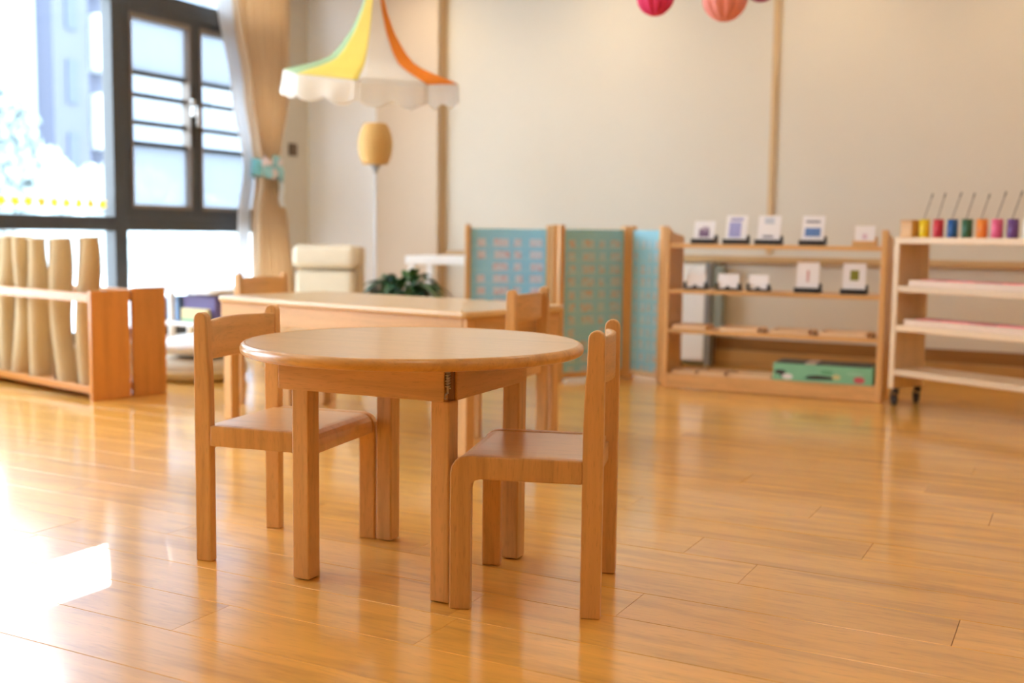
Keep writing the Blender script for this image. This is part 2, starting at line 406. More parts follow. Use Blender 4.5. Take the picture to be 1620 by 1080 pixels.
bd = thing('tall_block', 'tall pale apartment block behind the barred casement window', 'building')
MB().prism([(XA, 27.34), (XA, 95), (XA-10, 95), (XA-10, 36.8)], -.3, 44, 'z').build('wall', 'facade3', bd)  # height and slanted side shaped to keep the sun off the casement
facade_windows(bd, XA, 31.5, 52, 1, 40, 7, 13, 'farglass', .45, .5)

def leafcloud(c, r, n, seed, size):
    rg = random.Random(seed); m = MB()
    for i in range(n):
        a = rg.uniform(0, 2*pi); b = math.asin(rg.uniform(-1, 1)); q = rg.uniform(.55, 1.05)
        p = Vector((c[0]+r[0]*cos(a)*cos(b)*q, c[1]+r[1]*sin(a)*cos(b)*q, c[2]+r[2]*sin(b)*q))
        T = Matrix.Translation(p) @ Euler((rg.uniform(0, 6), rg.uniform(0, 6), rg.uniform(0, 6))).to_matrix().to_4x4()
        s_ = size*rg.uniform(.6, 1.3)
        m.add([(-s_, 0, 0), (0, -s_*.5, s_*.1), (s_, 0, 0), (0, s_*.5, s_*.1)], [(0, 1, 2, 3)], T)
    return m
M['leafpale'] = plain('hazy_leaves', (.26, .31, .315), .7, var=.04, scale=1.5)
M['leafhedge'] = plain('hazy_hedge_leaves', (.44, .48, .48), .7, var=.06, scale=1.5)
M['bark'] = plain('bark', (.2, .16, .13), .9)
def tree(x, y, h, r, label, mat, seed):
    t = thing('tree', label, 'tree', (x, y, -.15))
    MB().tube([(0, 0, 0), (.05, .03, h*.4), (0, 0, h*.75)], [.16, .12, .05], 8).build('trunk', 'bark', t)
    cr = leafcloud((0, 0, h*.62), (r, r, h*.36), 1500, seed, .16)
    cr.ellipsoid((0, 0, h*.62), (r*.75, r*.75, h*.27), 16, 10)
    o = cr.build('crown', mat, t)
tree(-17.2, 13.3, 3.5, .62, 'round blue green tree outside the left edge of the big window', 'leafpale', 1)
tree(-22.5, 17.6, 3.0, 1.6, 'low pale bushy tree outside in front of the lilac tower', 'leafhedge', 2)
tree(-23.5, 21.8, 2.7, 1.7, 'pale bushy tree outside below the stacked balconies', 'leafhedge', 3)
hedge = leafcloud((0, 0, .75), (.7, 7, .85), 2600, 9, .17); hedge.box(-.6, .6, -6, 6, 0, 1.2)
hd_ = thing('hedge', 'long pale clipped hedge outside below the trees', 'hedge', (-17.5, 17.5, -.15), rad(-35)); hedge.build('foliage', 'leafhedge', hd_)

# ================================================================== FURNITURE: CHAIRS
def chair_proto(label):
    t = thing('childs_chair', label, 'chair', group='small beech chairs')
    HW, TH = .165, .023
    R = .036
    # local: +x is the rear, side frames lie in x-z planes
    for sgn in (-1, 1):
        a, b = (-HW, -HW+TH) if sgn < 0 else (HW-TH, HW)
        # front leg and seat rail in one bent piece
        fr = [(-.154, 0), (-.111, 0), (-.111, .252)]+[(-.111+.018*(1-cos(q)), .252+.018*sin(q)) for q in (.5, 1.0, 1.57)]+[(.113, .270), (.113, .317)]
        fr += [(-.154+R+R*cos(q), .317-R+R*sin(q)) for q in (1.57, 2.0, 2.36, 2.75, 3.14)]
        leg = MB().prism(fr, a, b, 'y').build('front_leg', 'beech_z', t, bevel=.003)
        # rear post: straight below the seat, narrowing and rounded at the top
        po = [(.113, 0), (.154, 0), (.154, .36), (.1535, .50)]
        cx, rr = .1365, .0165
        po += [(cx+rr*cos(q), .5585+rr*sin(q)) for q in (0, .4, .8, 1.2, 1.57, 1.95, 2.35, 2.75, 3.14)]
        po += [(.1185, .50), (.1145, .44), (.113, .37)]
        MB().prism(po, a, b, 'y').build('rear_leg', 'beech_z', t, bevel=.003)
    # plywood seat wrapped over the front edge
    outer = [(.128, .3155), (-.118, .3155)]+[(-.118+.031*cos(q), .2845+.031*sin(q)) for q in (1.9, 2.3, 2.7, 3.14)]+[(-.149, .268)]
    inner = [(-.138, .268), (-.138, .284)]+[(-.118+.020*cos(q), .2845+.020*sin(q)) for q in (2.7, 2.3, 1.9)]+[(-.118, .3045), (.128, .3045)]
    MB().prism(outer+inner, -HW+TH, HW-TH, 'y').build('seat', 'seat', t, bevel=.0015)
    MB().box(.116, .134, -HW+TH, HW-TH, .262, .303).build('rear_rail', 'beech_y', t, bevel=.002)
    # curved plywood backrest bowing to the rear
    def bk(off):
        return lambda u, v: (.127+.024*(1-(2*u-1)**2)+off, -HW+TH+u*2*(HW-TH), .466+.089*v+.0035*sin(pi*u)*(v-.5)*2)
    m = MB(); nu, nv = 16, 4
    A = [bk(-.006)(i/nu, j/nv) for j in range(nv+1) for i in range(nu+1)]; B = [bk(.006)(i/nu, j/nv) for j in range(nv+1) for i in range(nu+1)]
    n = len(A); fs = []
    for j in range(nv):
        for i in range(nu):
            q = [j*(nu+1)+i, j*(nu+1)+i+1, (j+1)*(nu+1)+i+1, (j+1)*(nu+1)+i]; fs += [q[::-1], [n+z for z in q]]
    per = [i for i in range(nu+1)]+[j*(nu+1)+nu for j in range(1, nv+1)]+[nv*(nu+1)+i for i in range(nu-1, -1, -1)]+[j*(nu+1) for j in range(nv-1, 0, -1)]
    for i in range(len(per)): a_, b_ = per[i], per[(i+1) % len(per)]; fs.append([a_, b_, n+b_, n+a_])
    m.add(A+B, fs, None, True); m.build('backrest', 'beech_y', t, bevel=.004)
    return t
M['seat'] = wood('seat_ply', (.76, .48, .22), 'x', rough=.3, dark=.84, light=1.05, coat=.4, fine=70, coatr=.2)
ch = chair_proto('small beech chair at the right of the round table, its back to the right')
rR = rad(16.8); ch.location = (-1.0135+.011*-sin(rR), 2.0645+.011*cos(rR), 0); ch.rotation_euler = (0, 0, rR)
rL = pi+rad(9.5)
copy_thing(ch, (-1.6615-.008, 2.046+.010, 0), rL, 'small beech chair at the left of the round table facing right')
copy_thing(ch, (-1.868, 3.422, 0), rad(5.3), 'small beech chair at the right end of the long table, blurred behind the round table')
copy_thing(ch, (-3.18, 3.89, 0), pi+rad(0), 'small beech chair at the far left end of the long table, only its backrest showing')

# ------------------------------------------------------------------ round table
t = thing('round_table', 'round beech table with four square legs in the foreground', 'table', (-1.3338, 2.0764, 0), .0568)
H = .52; Rr = .381; e = .013
prof = [(0, H)]+[(Rr-e+e*sin(q), H-e+e*cos(q)) for q in [i*pi/10 for i in range(0, 11)]]+[(0, H-2*e)]
tp = MB(); n = 96
v = []; fs = []
top = MB().lathe([(Rr-e, H-.0005), (0.0001, H-.0005)], n, cap=False)
top.build('tabletop', 'top', t)
eb = MB().lathe([(0.0001, H-.001), (Rr-e-.0002, H-.001)]+[(Rr-e+e*sin(q), H-e+e*cos(q)) for q in [i*pi/12 for i in range(0, 13)]]+[(0.0001, H-2*e)], n, cap=False)
eb.build('edge_band', 'top_edge', t)
LA, LB, LW = .192, .1958, .0425
for sx in (-1, 1):
    for sy in (-1, 1):
        x0 = -LA if sx < 0 else LA-LW; ya = -LB if sy < 0 else LB-LW
        zt = .494 if not (sx > 0 and sy < 0) else .420
        MB().box(x0, x0+LW, ya, ya+LW, 0.002, zt).build('leg', 'beech_z', t, bevel=.003)
AZ0, AZ1, AT = .419, .4935, .022
MB().box(-LA-.034, LA-.012, -LB-.001, -LB+AT, AZ0, AZ1).build('apron', 'beech_x', t, bevel=.002)
MB().box(LA-AT, LA+.001, -LB+.034, LB-.002, AZ0, AZ1).build('apron', 'beech_y', t, bevel=.002)
MB().box(-LA+.01, LA-AT, LB-AT, LB, AZ0, AZ1).build('apron', 'beech_x', t, bevel=.002)
MB().box(-LA-.001, -LA+AT, -LB+AT, LB-.002, AZ0, AZ1).build('apron', 'beech_y', t, bevel=.002)
MB().prism([(LA-.06, -LB+.016), (LA-.014, -LB+.016), (LA-.004, -LB+.026), (LA-.004, -LB+.06), (LA-.06, -LB+.06)], AZ0+.002, AZ1, 'z').build('corner_block', 'darkwood', t, bevel=.001)
# spring bolt in the corner gap
bolt = MB(); cxx, cyy = LA-.008, -LB+.009
hel = [(cxx+.0052*cos(a), cyy+.0052*sin(a), .447+.034*a/(2*pi*6)) for a in [i*2*pi/12 for i in range(73)]]
bolt.tube(hel, .0017, 6).tube([(cxx, cyy, .436), (cxx, cyy, .486)], .0028, 10).lathe([(.0068, .484), (.0068, .490), (.004, .492)], 12, RZ(0, (cxx, cyy, 0)))
bolt.tube([(cxx, cyy, .438), (cxx-.003, cyy-.004, .434), (cxx-.005, cyy-.006, .428), (cxx, cyy-.007, .426)], .002, 6)
bolt.build('spring_bolt', 'steel', t)

# ------------------------------------------------------------------ long table behind
a8 = rad(-8.5); LT, DT, HT = 1.30, .60, .50
NR = Vector((-1.83, 3.183, 0)); uxv = Vector((cos(a8), sin(a8), 0)); uyv = Vector((-sin(a8), cos(a8), 0))
t = thing('long_table', 'long rectangular beech table standing behind the round table', 'table', NR-uxv*LT, a8)
def rrect(x0, x1, y0, y1, r, n=6):
    p = []
    for cx, cy, a in ((x1-r, y0+r, -pi/2), (x1-r, y1-r, 0), (x0+r, y1-r, pi/2), (x0+r, y0+r, pi)):
        p += [(cx+r*cos(a+pi/2*i/n), cy+r*sin(a+pi/2*i/n)) for i in range(n+1)]
    return p
MB().prism(rrect(0, LT, 0, DT, .03), HT-.024, HT, 'z').build('tabletop', 'top', t, bevel=.009, seg=3)
for x0 in (.02, LT-.065):
    for ya in (.02, DT-.065): MB().box(x0, x0+.045, ya, ya+.045, .002, HT-.025).build('leg', 'beech_z', t, bevel=.003)
MB().box(.01, LT-.04, .018, .040, HT-.105, HT-.025).build('apron', 'beech_x', t, bevel=.002)
MB().box(.05, LT-.05, DT-.040, DT-.018, HT-.105, HT-.025).build('apron', 'beech_x', t, bevel=.002)
MB().box(.018, .040, .042, DT-.042, HT-.105, HT-.025).build('apron', 'beech_y', t, bevel=.002)
MB().box(LT-.040, LT-.018, .06, DT-.042, HT-.105, HT-.025).build('apron', 'beech_y', t, bevel=.002)

# ================================================================== SHELVES ON THE RIGHT
sA = rad(2.5); sO = Vector((-1.893, 5.252, 0)); SWd, SDp = 1.067, .25
SM = RZ(sA, sO)
t = thing('display_shelf', 'open beech shelf unit with cards on its upper boards, beside the blue screen', 'shelf', sO, sA)
PT = .03
for x0, nm in ((0, 1), (SWd-PT, 2)):
    pr = [(0, 0), (SDp, 0), (SDp, .765), (.05, .785), (.03, .80), (0, .805)]
    MB().prism(pr, x0, x0+PT, 'x').build('side_panel', 'shelf_z', t, bevel=.004)
SZ = [.727, .500, .300, .075]
for z in SZ:
    d = SDp-.005 if z > .7 else SDp
    MB().box(PT, SWd-PT, .004, d, z-.02, z).build('board', 'shelf_x', t, bevel=.003)
MB().box(PT, SWd-PT, .004, .022, 0.004, .055).build('plinth', 'shelf_x', t, bevel=.002)

# second shelf: pale, on casters
tA = rad(-29); tO = Vector((-.795, 5.261, 0)); TWd, TDp = 1.10, .22
TM = RZ(tA, tO)
t = thing('rolling_shelf', 'pale wooden shelf on black casters with coloured pots on top', 'shelf', tO, tA)
for x0 in (0, TWd-.03): MB().prism([(0, .08), (TDp, .08), (TDp, .742), (0, .742)], x0, x0+.03, 'x').build('side_panel', 'pale_z', t, bevel=.004)
MB().box(0, TWd, 0, TDp, .742, .772).build('board', 'pale_x', t, bevel=.004)
TZ = [.772, .552, .374, .170]
for z in TZ[1:]: MB().box(.03, TWd-.03, .0, TDp, z-.028, z).build('board', 'pale_x', t, bevel=.003)
for x in (.02, TWd-.02):
    for y in (.03, TDp-.03):
        c = MB().lathe([(.008, .055), (.016, .056), (.016, .079)], 12, RZ(0, (x, y, 0))).box(-.0145, -.0105, -.014, .014, .02, .057, RZ(rad(50), (x, y-.008, 0))).box(.0105, .0145, -.014, .014, .02, .057, RZ(rad(50), (x, y-.008, 0))).build('caster', 'black', t)
        MB().lathe([(.012, -.010), (.0245, -.009), (.0252, 0), (.0245, .009), (.012, .010)], 18, Matrix.Translation((x, y-.008, .0255)) @ Matrix.Rotation(rad(50), 4, 'Z') @ Matrix.Rotation(pi/2, 4, 'Y')).build('wheel', 'black', c)

# ---- paint pots and brushes
def on(Mx, x, y, z): return Mx @ Vector((x, y, z))
bx = thing('wooden_block_box', 'small honey coloured wooden box at the left end of the rolling shelf top', 'box', on(TM, .045, .07, .772), tA)
mb = wood('honey_wood', (.66, .36, .10), 'x')
MB().box(-.031, .031, -.05, .05, 0, .066).build('body', mb, bx, bevel=.003)
MB().box(-.033, .033, -.052, .052, .066, .078).build('lid', mb, bx, bevel=.003)
pots = [('yellow', (.83, .63, .01)), ('red', (.62, .03, .06)), ('blue', (.01, .10, .34)), ('green', (.03, .14, .08)),
        ('orange', (.86, .27, .04)), ('pink', (.80, .13, .30)), ('purple', (.13, .05, .22)), ('white', (.84, .84, .82))]
M['potin'] = plain('pot_inside', (.12, .10, .09), .6)
for i, (nm, c) in enumerate(pots):
    x = .112+i*.0712
    P = on(TM, x, .06, .772)
    t = thing('paint_pot', nm+' paint pot standing in the row on the rolling shelf', 'pot', P, tA, 'paint pots')
    r_, h_ = .0225, .080
    MB().lathe([(0, .0), (r_-.002, 0), (r_, .002), (r_, h_), (r_-.003, h_), (r_-.003, .012), (0, .012)], 24, cap=False).build('cup', plain(nm+'_pot', c, .35), t)
    MB().lathe([(r_-.0032, .05), (0.0001, .05)], 24, cap=False).build('paint', 'potin', t)
    b = thing('paint_brush', 'thin grey stick leaning to the right out of the '+nm+' pot', 'brush', P+Vector((0, 0, .0505)), tA, 'sticks in the paint pots')
    rg = random.Random(i); lean = .042+.01*rg.random(); ht = .135+.012*rg.random()
    MB().tube([(-.015, 0, .0025), (-.015+lean*.7, .0, ht*.7-.0), (-.015+lean, .0, ht)], [.0022, .003, .0022], 8).build('handle', plain('brush_grey', (.30, .28, .26), .5), b)
    MB().tube([(-.015+lean*.86, .0, ht*.86), (-.015+lean, .0, ht)], [.0036, .0032], 8).build('grip', 'dsteel', b)

# ---- trays and rods on the rolling shelf
def tray(name, label, Mx, ang, x0, x1, y0, y1, z, h, mat, matb=None, wall=.008):
    t = thing(name, label, 'tray', on(Mx, (x0+x1)/2, (y0+y1)/2, z), ang)
    w, d = (x1-x0)/2, (y1-y0)/2
    MB().box(-w, w, -d, d, 0, .006).build('base', matb or mat, t)
    m = MB().box(-w, w, -d, -d+wall, .006, h).box(-w, w, d-wall, d, .006, h).box(-w, -w+wall, -d+wall, d-wall, .006, h).box(w-wall, w, -d+wall, d-wall, .006, h)
    m.build('rim', mat, t, bevel=.001)
    return t
M['traypink'] = wood('pinkish_tray', (.78, .60, .46), 'x', light=1.05, dark=.9)
rodc = {'red': (.62, .07, .08), 'pink': (.80, .35, .36), 'dark': (.16, .06, .06)}
for lvl, (z, nm) in enumerate(((TZ[1], 'second'), (TZ[2], 'third'))):
    x0 = .075 if lvl == 0 else .06
    tray('long_tray', 'long pale wooden tray of coloured rods on the '+nm+' board of the rolling shelf', TM, tA, x0, 1.04, .015, .17, z, .028, 'traypink')
    for k, cn in enumerate(('red', 'pink', 'dark')):
        ln = (.80, .86, .72)[k]
        r = thing('counting_rod', cn+' wooden rod in the long tray on the '+nm+' board, '+('front', 'middle', 'rear')[k]+' of three', 'rod', on(TM, x0+.05+ln/2, .045+k*.042, z+.0062), tA, 'rods in the long trays')
        c2 = rodc[cn]
        nseg = 6
        for q in range(nseg):
            MB().box(-ln/2+ln*q/nseg, -ln/2+ln*(q+1)/nseg-.001, -.014, .014, 0, .026).build('segment', plain('rod_'+cn+str(q % 2), c2 if q % 2 == 0 else tuple(min(1, x*1.6+.05) for x in c2), .4), r, bevel=.001)
cl = thing('folded_cloth', 'folded white cloth on the lowest board of the rolling shelf', 'cloth', on(TM, .88, .10, TZ[3]), tA)
for k in range(3): MB().box(-.13+k*.004, .13-k*.003, -.085, .085, k*.018, k*.018+.017).build('fold', cloth('white_cloth', (.84, .85, .90)), cl, bevel=.007, seg=3)

# ---- cards and stands on the display shelf
M['card'] = plain('card_white', (.84, .84, .87), .35, var=.01)
def card_set(x, z, w, h, pics, desc, pos, low=False, tilt=16, wood_stand=False):
    """a stand (thing) and a card (thing) leaning in it"""
    P = on(SM, x, .075, z)
    name = desc+', '+pos
    sm = 'beech_x' if wood_stand else 'black'
    st = thing('card_stand', ('small wooden' if wood_stand else 'black')+' card stand, '+pos, 'stand', P, sA, None if wood_stand else 'card stands')
    W2 = w/2+.008
    if low:
        MB().box(-W2, W2, -.035, .035, 0, .012).build('base', sm, st, bevel=.002)
        for sx in (-1, 1): MB().prism([(-.035, .012), (.02, .012), (-.008, .038), (-.035, .036)], sx*W2-.012*(sx > 0), sx*W2+.012*(sx < 0), 'x').build('cheek', sm, st, bevel=.002)
        MB().prism([(-W2*.25, .012), (W2*.25, .012), (0, .026)], -.035, -.028, 'y').build('front_lip', sm, st)
    else:
        MB().box(-W2, W2, -.045, .04, 0, .012).build('base', sm, st, bevel=.002)
        MB().box(-W2, W2, -.045, -.034, .012, .026).build('front_lip', sm if wood_stand else 'black', st, bevel=.002)
        MB().box(-W2, W2, .02, .03, .012, .045).build('back_rest', sm, st, bevel=.002)
    c = thing('display_card', name, 'card', P+Vector((0, 0, .0125))+RZ(sA).to_3x3() @ Vector((0, -.026, 0)), sA, 'cards on the display shelf')
    T = Matrix.Rotation(-rad(tilt), 4, 'X')
    MB().box(-w/2, w/2, 0, .003, 0, h, T).build('sheet', 'card', c)
    for (px0, px1, pz0, pz1, col) in pics:
        MB().box(px0*w, px1*w, -.0008, .0002, pz0*h, pz1*h, T).build('picture', plain('card_ink', col, .4, var=.25, scale=60), c)
X_ = lambda px: px
card_set(.185, SZ[0], .105, .105, [(-.25, .25, .22, .62, (.20, .13, .24)), (-.1, .2, .5, .72, (.42, .34, .46))], 'white card with a dark purple picture', 'first from left on the top board')
card_set(.345, SZ[0], .105, .135, [(-.3, .3, .80, .90, (.32, .32, .60)), (-.34, .22, .18, .74, (.34, .36, .68))], 'white card with a lilac blue picture', 'second from left on the top board')
card_set(.505, SZ[0], .11, .135, [(-.22, .22, .68, .92, (.55, .62, .72)), (-.25, .2, .18, .26, (.20, .2, .26))], 'white card with a pale grey picture', 'third from left on the top board')
card_set(.715, SZ[0], .105, .135, [(-.34, .3, .74, .82, (.16, .18, .26)), (-.36, .34, .24, .55, (.10, .22, .52))], 'white card with a bright blue picture', 'fourth from left on the top board')
card_set(.955, SZ[0], .09, .085, [(-.12, .12, .25, .55, (.72, .55, .66))], 'pale pink card', 'at the right end of the top board', tilt=10, wood_stand=True)
card_set(.150, SZ[1], .10, .066, [], 'low pink and white card', 'leftmost on the second board', low=True)
card_set(.315, SZ[1], .105, .072, [], 'low white card', 'second from left on the second board', low=True)
card_set(.465, SZ[1], .095, .070, [], 'low white card', 'third from left on the second board', low=True)
card_set(.700, SZ[1], .105, .135, [(-.05, .07, .30, .72, (.62, .38, .40))], 'tall white card with a small red figure', 'fourth from left on the second board', tilt=6)
card_set(.915, SZ[1], .105, .135, [(-.18, .20, .40, .76, (.22, .22, .03))], 'tall white card with an olive green square', 'rightmost on the second board', tilt=6)

# ---- trays of the display shelf
M['traycream'] = wood('cream_tray', (.80, .58, .36), 'x', light=1.05, dark=.9)
nm = ['leftmost', 'second from left', 'third from left', 'rightmost']
for k, (a, b) in enumerate(((.045, .215), (.285, .475), (.535, .715), (.77, .985))):
    tray('wooden_tray', 'low cream wooden tray, '+nm[k]+' on the third board of the display shelf', SM, sA, a, b, .02, .19, SZ[2], .020, 'traycream')
for k, x in enumerate((.505, .745, 1.012)):
    kb = thing('turned_stand', 'small brown wooden piece, '+('left', 'middle', 'right')[k]+' one between the cream trays', 'block', on(SM, x, .05, SZ[2]), sA)
    MB().lathe([(.014, 0), (.015, .003), (.010, .010), (.010, .016)], 16).build('base', 'darkwood', kb)
    MB().lathe([(.010, .016), (.014, .020), (.012, .026), (.004, .028)], 16).build('knob', 'shelf_z', kb)
for k, (a, b) in enumerate(((.045, .165), (.185, .315), (.335, .545))):
    tray('shallow_tray', 'shallow pale wooden tray, '+('left', 'middle', 'right')[k]+' of three on the lowest board', SM, sA, a, b, .03, .2, SZ[3], .017, 'traycream')

# ---- green picture box on the lowest board
gb = thing('green_box', 'long mint green cardboard box with dark marks on the lowest board of the display shelf', 'box', on(SM, .555, .035, SZ[3]), sA)
M['mint'] = plain('mint_card', (.22, .55, .36), .45, var=.12, scale=14)
M['ink'] = plain('dark_ink', (.035, .03, .03), .5)
MB().box(0, .465, 0, .19, 0, .082).build('body', 'mint', gb, bevel=.002)
MB().box(.012, .455, .012, .178, .082, .088).build('lid_panel', 'ink', gb)
MB().box(.15, .20, .01, .18, .0825, .0886).build('lid_sticker', plain('sticker', (.6, .5, .42), .5), gb)
def patch(x0, z0, pts, mat, nm='printed_mark', y=-.001):
    MB().prism([(x0+p, z0+q) for p, q in pts], y, .001, 'y').build(nm, mat, gb)
ell = lambda a, b, n=14: [(a*cos(2*pi*i/n), b*sin(2*pi*i/n)) for i in range(n)]
patch(.035, .040, ell(.028, .012), 'ink'); patch(.055, .022, ell(.020, .009), 'ink', y=-.0014)
patch(.070, .020, ell(.026, .014), 'card', y=-.0018)
patch(.150, .012, [(0, .006), (.02, .018), (.06, .022), (.10, .020), (.135, .016), (.135, .004), (.07, .001), (.02, .0)], 'ink')
patch(.30, .03, ell(.02, .013), plain('ink_yellow', (.62, .6, .3), .5)); patch(.255, .05, ell(.03, .01), plain('ink_leaf', (.12, .4, .22), .5))
patch(.405, .022, ell(.026, .016), plain('ink_red', (.55, .10, .13), .5)); patch(.385, .05, ell(.04, .008), plain('ink_mint', (.3, .62, .45), .5))

# ---- white panel with grey post against the wall behind the shelf
wp = thing('radiator_panel', 'white upright panel with a grey end post against the wall, seen through the display shelf', 'panel', (-2.0, YB-.08, 0))
MB().box(-.62, -.002, -.02, .06, .03, .60).build('panel', 'white', wp, bevel=.006)
MB().box(-.002, .036, -.025, .06, 0, .612).build('post', plain('grey_post', (.20, .20, .20), .5), wp, bevel=.004)
MB().box(.036, .098, -.012, .06, .20, .59).build('side_board', plain('green_grey_board', (.26, .30, .27), .6), wp, bevel=.004)

# ================================================================== FOLDING SCREEN
sc = thing('folding_screen', 'zigzag folding screen of teal pocket panels between beech posts', 'screen', (0, 0, 0))
M['teal'] = cloth('teal_fabric', (.32, .64, .80), .7, var=.08)
M['pocket'] = plain('pocket_band', (.38, .69, .83), .25, var=.05)
M['scard'] = card_print('screen_card', (.66, .67, .74), (.64, .40, .46), 55, .58)
M['scard2'] = card_print('screen_card_warm', (.48, .66, .76), (.62, .44, .40), 55, .56)
pts = [Vector((-3.045, 5.235, 0)), Vector((-2.625, 5.50, 0)), Vector((-2.425, 5.115, 0)), Vector((-2.20, 5.545, 0)), Vector((-1.935, 5.415, 0))]
def post(p, a, w=.04, d=.045): MB().box(-w/2, w/2, -d/2, d/2, 0.002, .815, RZ(a, p)).build('post', 'shelf_z', sc, bevel=.005)
rg = random.Random(3)
card_me = {}
for k in range(4):
    A, B = pts[k], pts[k+1]; dv = B-A; L = dv.length; a = math.atan2(dv.y, dv.x)
    nx = Vector((dv.y, -dv.x, 0)).normalized()       # towards the room
    if k == 1: nx = Vector((dv.y, -dv.x, 0)).normalized()
    off = .024
    A2 = A+dv.normalized()*off; B2 = B-dv.normalized()*off
    post(A2, a, .032); post(B2, a, .032)
    T = RZ(a, A)
    Lp0, Lp1 = off+.016, L-off-.016
    p = bpy.data.objects.new('panel', MB().box(Lp0, Lp1, -.006, .006, .05, .793).mesh('panel', 'teal')); COL.objects.link(p); p.parent = sc; p.matrix_local = T
    MB().box(Lp0, Lp1, -.012, .012, .022, .05).build('bottom_rail', 'pale_x' if k == 3 else 'shelf_x', p)
    nr = 11; dz = .066
    for r in range(nr):
        z = .715-r*dz
        MB().box(Lp0+.004, Lp1-.004, -.0085, -.006, z-.026, z-.008).build('pocket', 'pocket', p)
    colsx = [.14, .40, .63, .86]; cw = [.045, .085, .04, .07] if k < 3 else [.03, .05, .03, .05]
    Lw = Lp1-Lp0
    for ci, (cx, w) in enumerate(zip(colsx, cw)):
        w *= min(1, Lw/.42)
        for r in range(nr):
            if rg.random() < .03: continue
            z = .715-r*dz
            kk = (round(w, 3), k > 1)
            if kk not in card_me: card_me[kk] = MB().box(-w/2, w/2, -.0015, 0, -.019, .024).mesh('card', 'scard2' if k > 1 else 'scard')
            o = bpy.data.objects.new('card', card_me[kk]); COL.objects.link(o); o.parent = p
            o.location = (Lp0+Lw*cx+rg.uniform(-.006, .006), -.0086, z); o.rotation_euler = (0, rg.uniform(-.04, .04), 0)

# ================================================================== MAT RACKS AT LEFT
kA = rad(-12); kO = Vector((-3.885, 3.424, 0)); kux = Vector((cos(kA), sin(kA), 0)); kuy = Vector((-sin(kA), cos(kA), 0))
def rack(label, origin, w, d, h):
    """origin is the near right corner; local x runs right, so the rack spans -w..0"""
    t = thing('mat_rack', label, 'rack', origin, kA)
    for x0 in (-w, -.024): MB().box(x0, x0+.024, 0, d, 0, h).build('side_panel', 'rack_z', t, bevel=.003)
    MB().box(-w+.024, -.024, .006, d-.006, .035, .053).build('bottom_board', 'rack_x', t, bevel=.002)
    MB().box(-w+.024, -.024, 0, .02, .032, .062).build('front_rail', 'rack_x', t, bevel=.002)
    MB().box(-w+.024, -.024, 0, .02, .437, .478).build('front_rail', 'rack_x', t, bevel=.003)
    MB().box(-w+.024, -.024, d-.02, d, .437, .478).build('back_rail', 'rack_x', t, bevel=.003)
    MB().box(-w+.024, -.024, d-.02, d, .032, .062).build('back_rail', 'rack_x', t, bevel=.002)
    return t
rack('beech rack holding rolled beige mats by the window', kO, 1.08, .19, .49)
rack('second beech rack standing close behind the rack of rolled mats', kO+kuy*.203+kux*.004, 1.08, .17, .498)
M['mat'] = cloth('mat_felt', (.52, .40, .24), .95, 120, var=.10)
M['matend'] = cloth('mat_edge', (.70, .58, .40), .95, 120)
KM = RZ(kA, kO)
# px of each roll at top and bottom -> offset along the rack
rolls = [(-.205, .025, .050, .043, 0), (-.396, -.055, .055, .047, 1), (-.632, -.005, .058, .046, 2), (-.835, .07, .052, .044, 3), (-.975, .02, .048, .040, 4)]
pos = ['rightmost of the rolls', 'second roll from the right', 'third roll from the right', 'fourth roll from the right', 'leftmost roll, cut by the picture edge']
for i, (x, lean, rb, rtp, sd_) in enumerate(rolls):
    rg = random.Random(sd_+40); ph = rg.uniform(0, 6); Hh = .665+rg.uniform(-.006, .006)
    t = thing('rolled_mat', 'rolled beige work mat upright in the rack, '+pos[i], 'mat', on(KM, x, .095, .0535), kA, 'rolled mats in the rack')
    amp = (.026, .020, .008, .012, .010)[i]
    def cen(v): return (lean*v+amp*sin(v*5.2+ph)*(1-.35*v), .010*sin(v*4+ph*2)*v, v*Hh)
    def P(u, v):
        c = cen(v); q = 2*pi*u
        r = rb+(rtp-rb)*v+.004*sin(v*7+ph)+.0035*sin(q*2+v*5+ph)
        return (c[0]+r*cos(q), c[1]+r*.95*sin(q), c[2])
    m = MB().grid(P, 28, 26)
    m.build('roll', 'mat', t)
    # spiral end of the roll on top
    sp = MB(); c = cen(1.0)
    sp.lathe([(rtp*1.0, Hh-.006), (rtp*.96, Hh+.001), (rtp*.5, Hh+.002), (.0001, Hh+.0)], 24, RZ(0, (c[0], c[1], 0)), cap=False)
    spp = [(c[0]+(rtp*.92*(1-a/22)+.004)*cos(a), c[1]+(rtp*.92*(1-a/22)+.004)*sin(a)*.95, Hh+.0015) for a in [j*.5 for j in range(40)]]
    sp.tube(spp, .002, 5)
    sp.build('spiral_end', 'matend', t)
    # the free edge of the mat as a soft flap
    def Fp(u, v):
        c = cen(v); q = 3.9+u*.5; r = (rb+(rtp-rb)*v+.004*sin(v*7+ph))*(1.0+.10*u)
        return (c[0]+r*cos(q), c[1]+r*.95*sin(q), c[2])
    MB().grid(Fp, 4, 26).build('flap', 'mat', t, thick=.004)

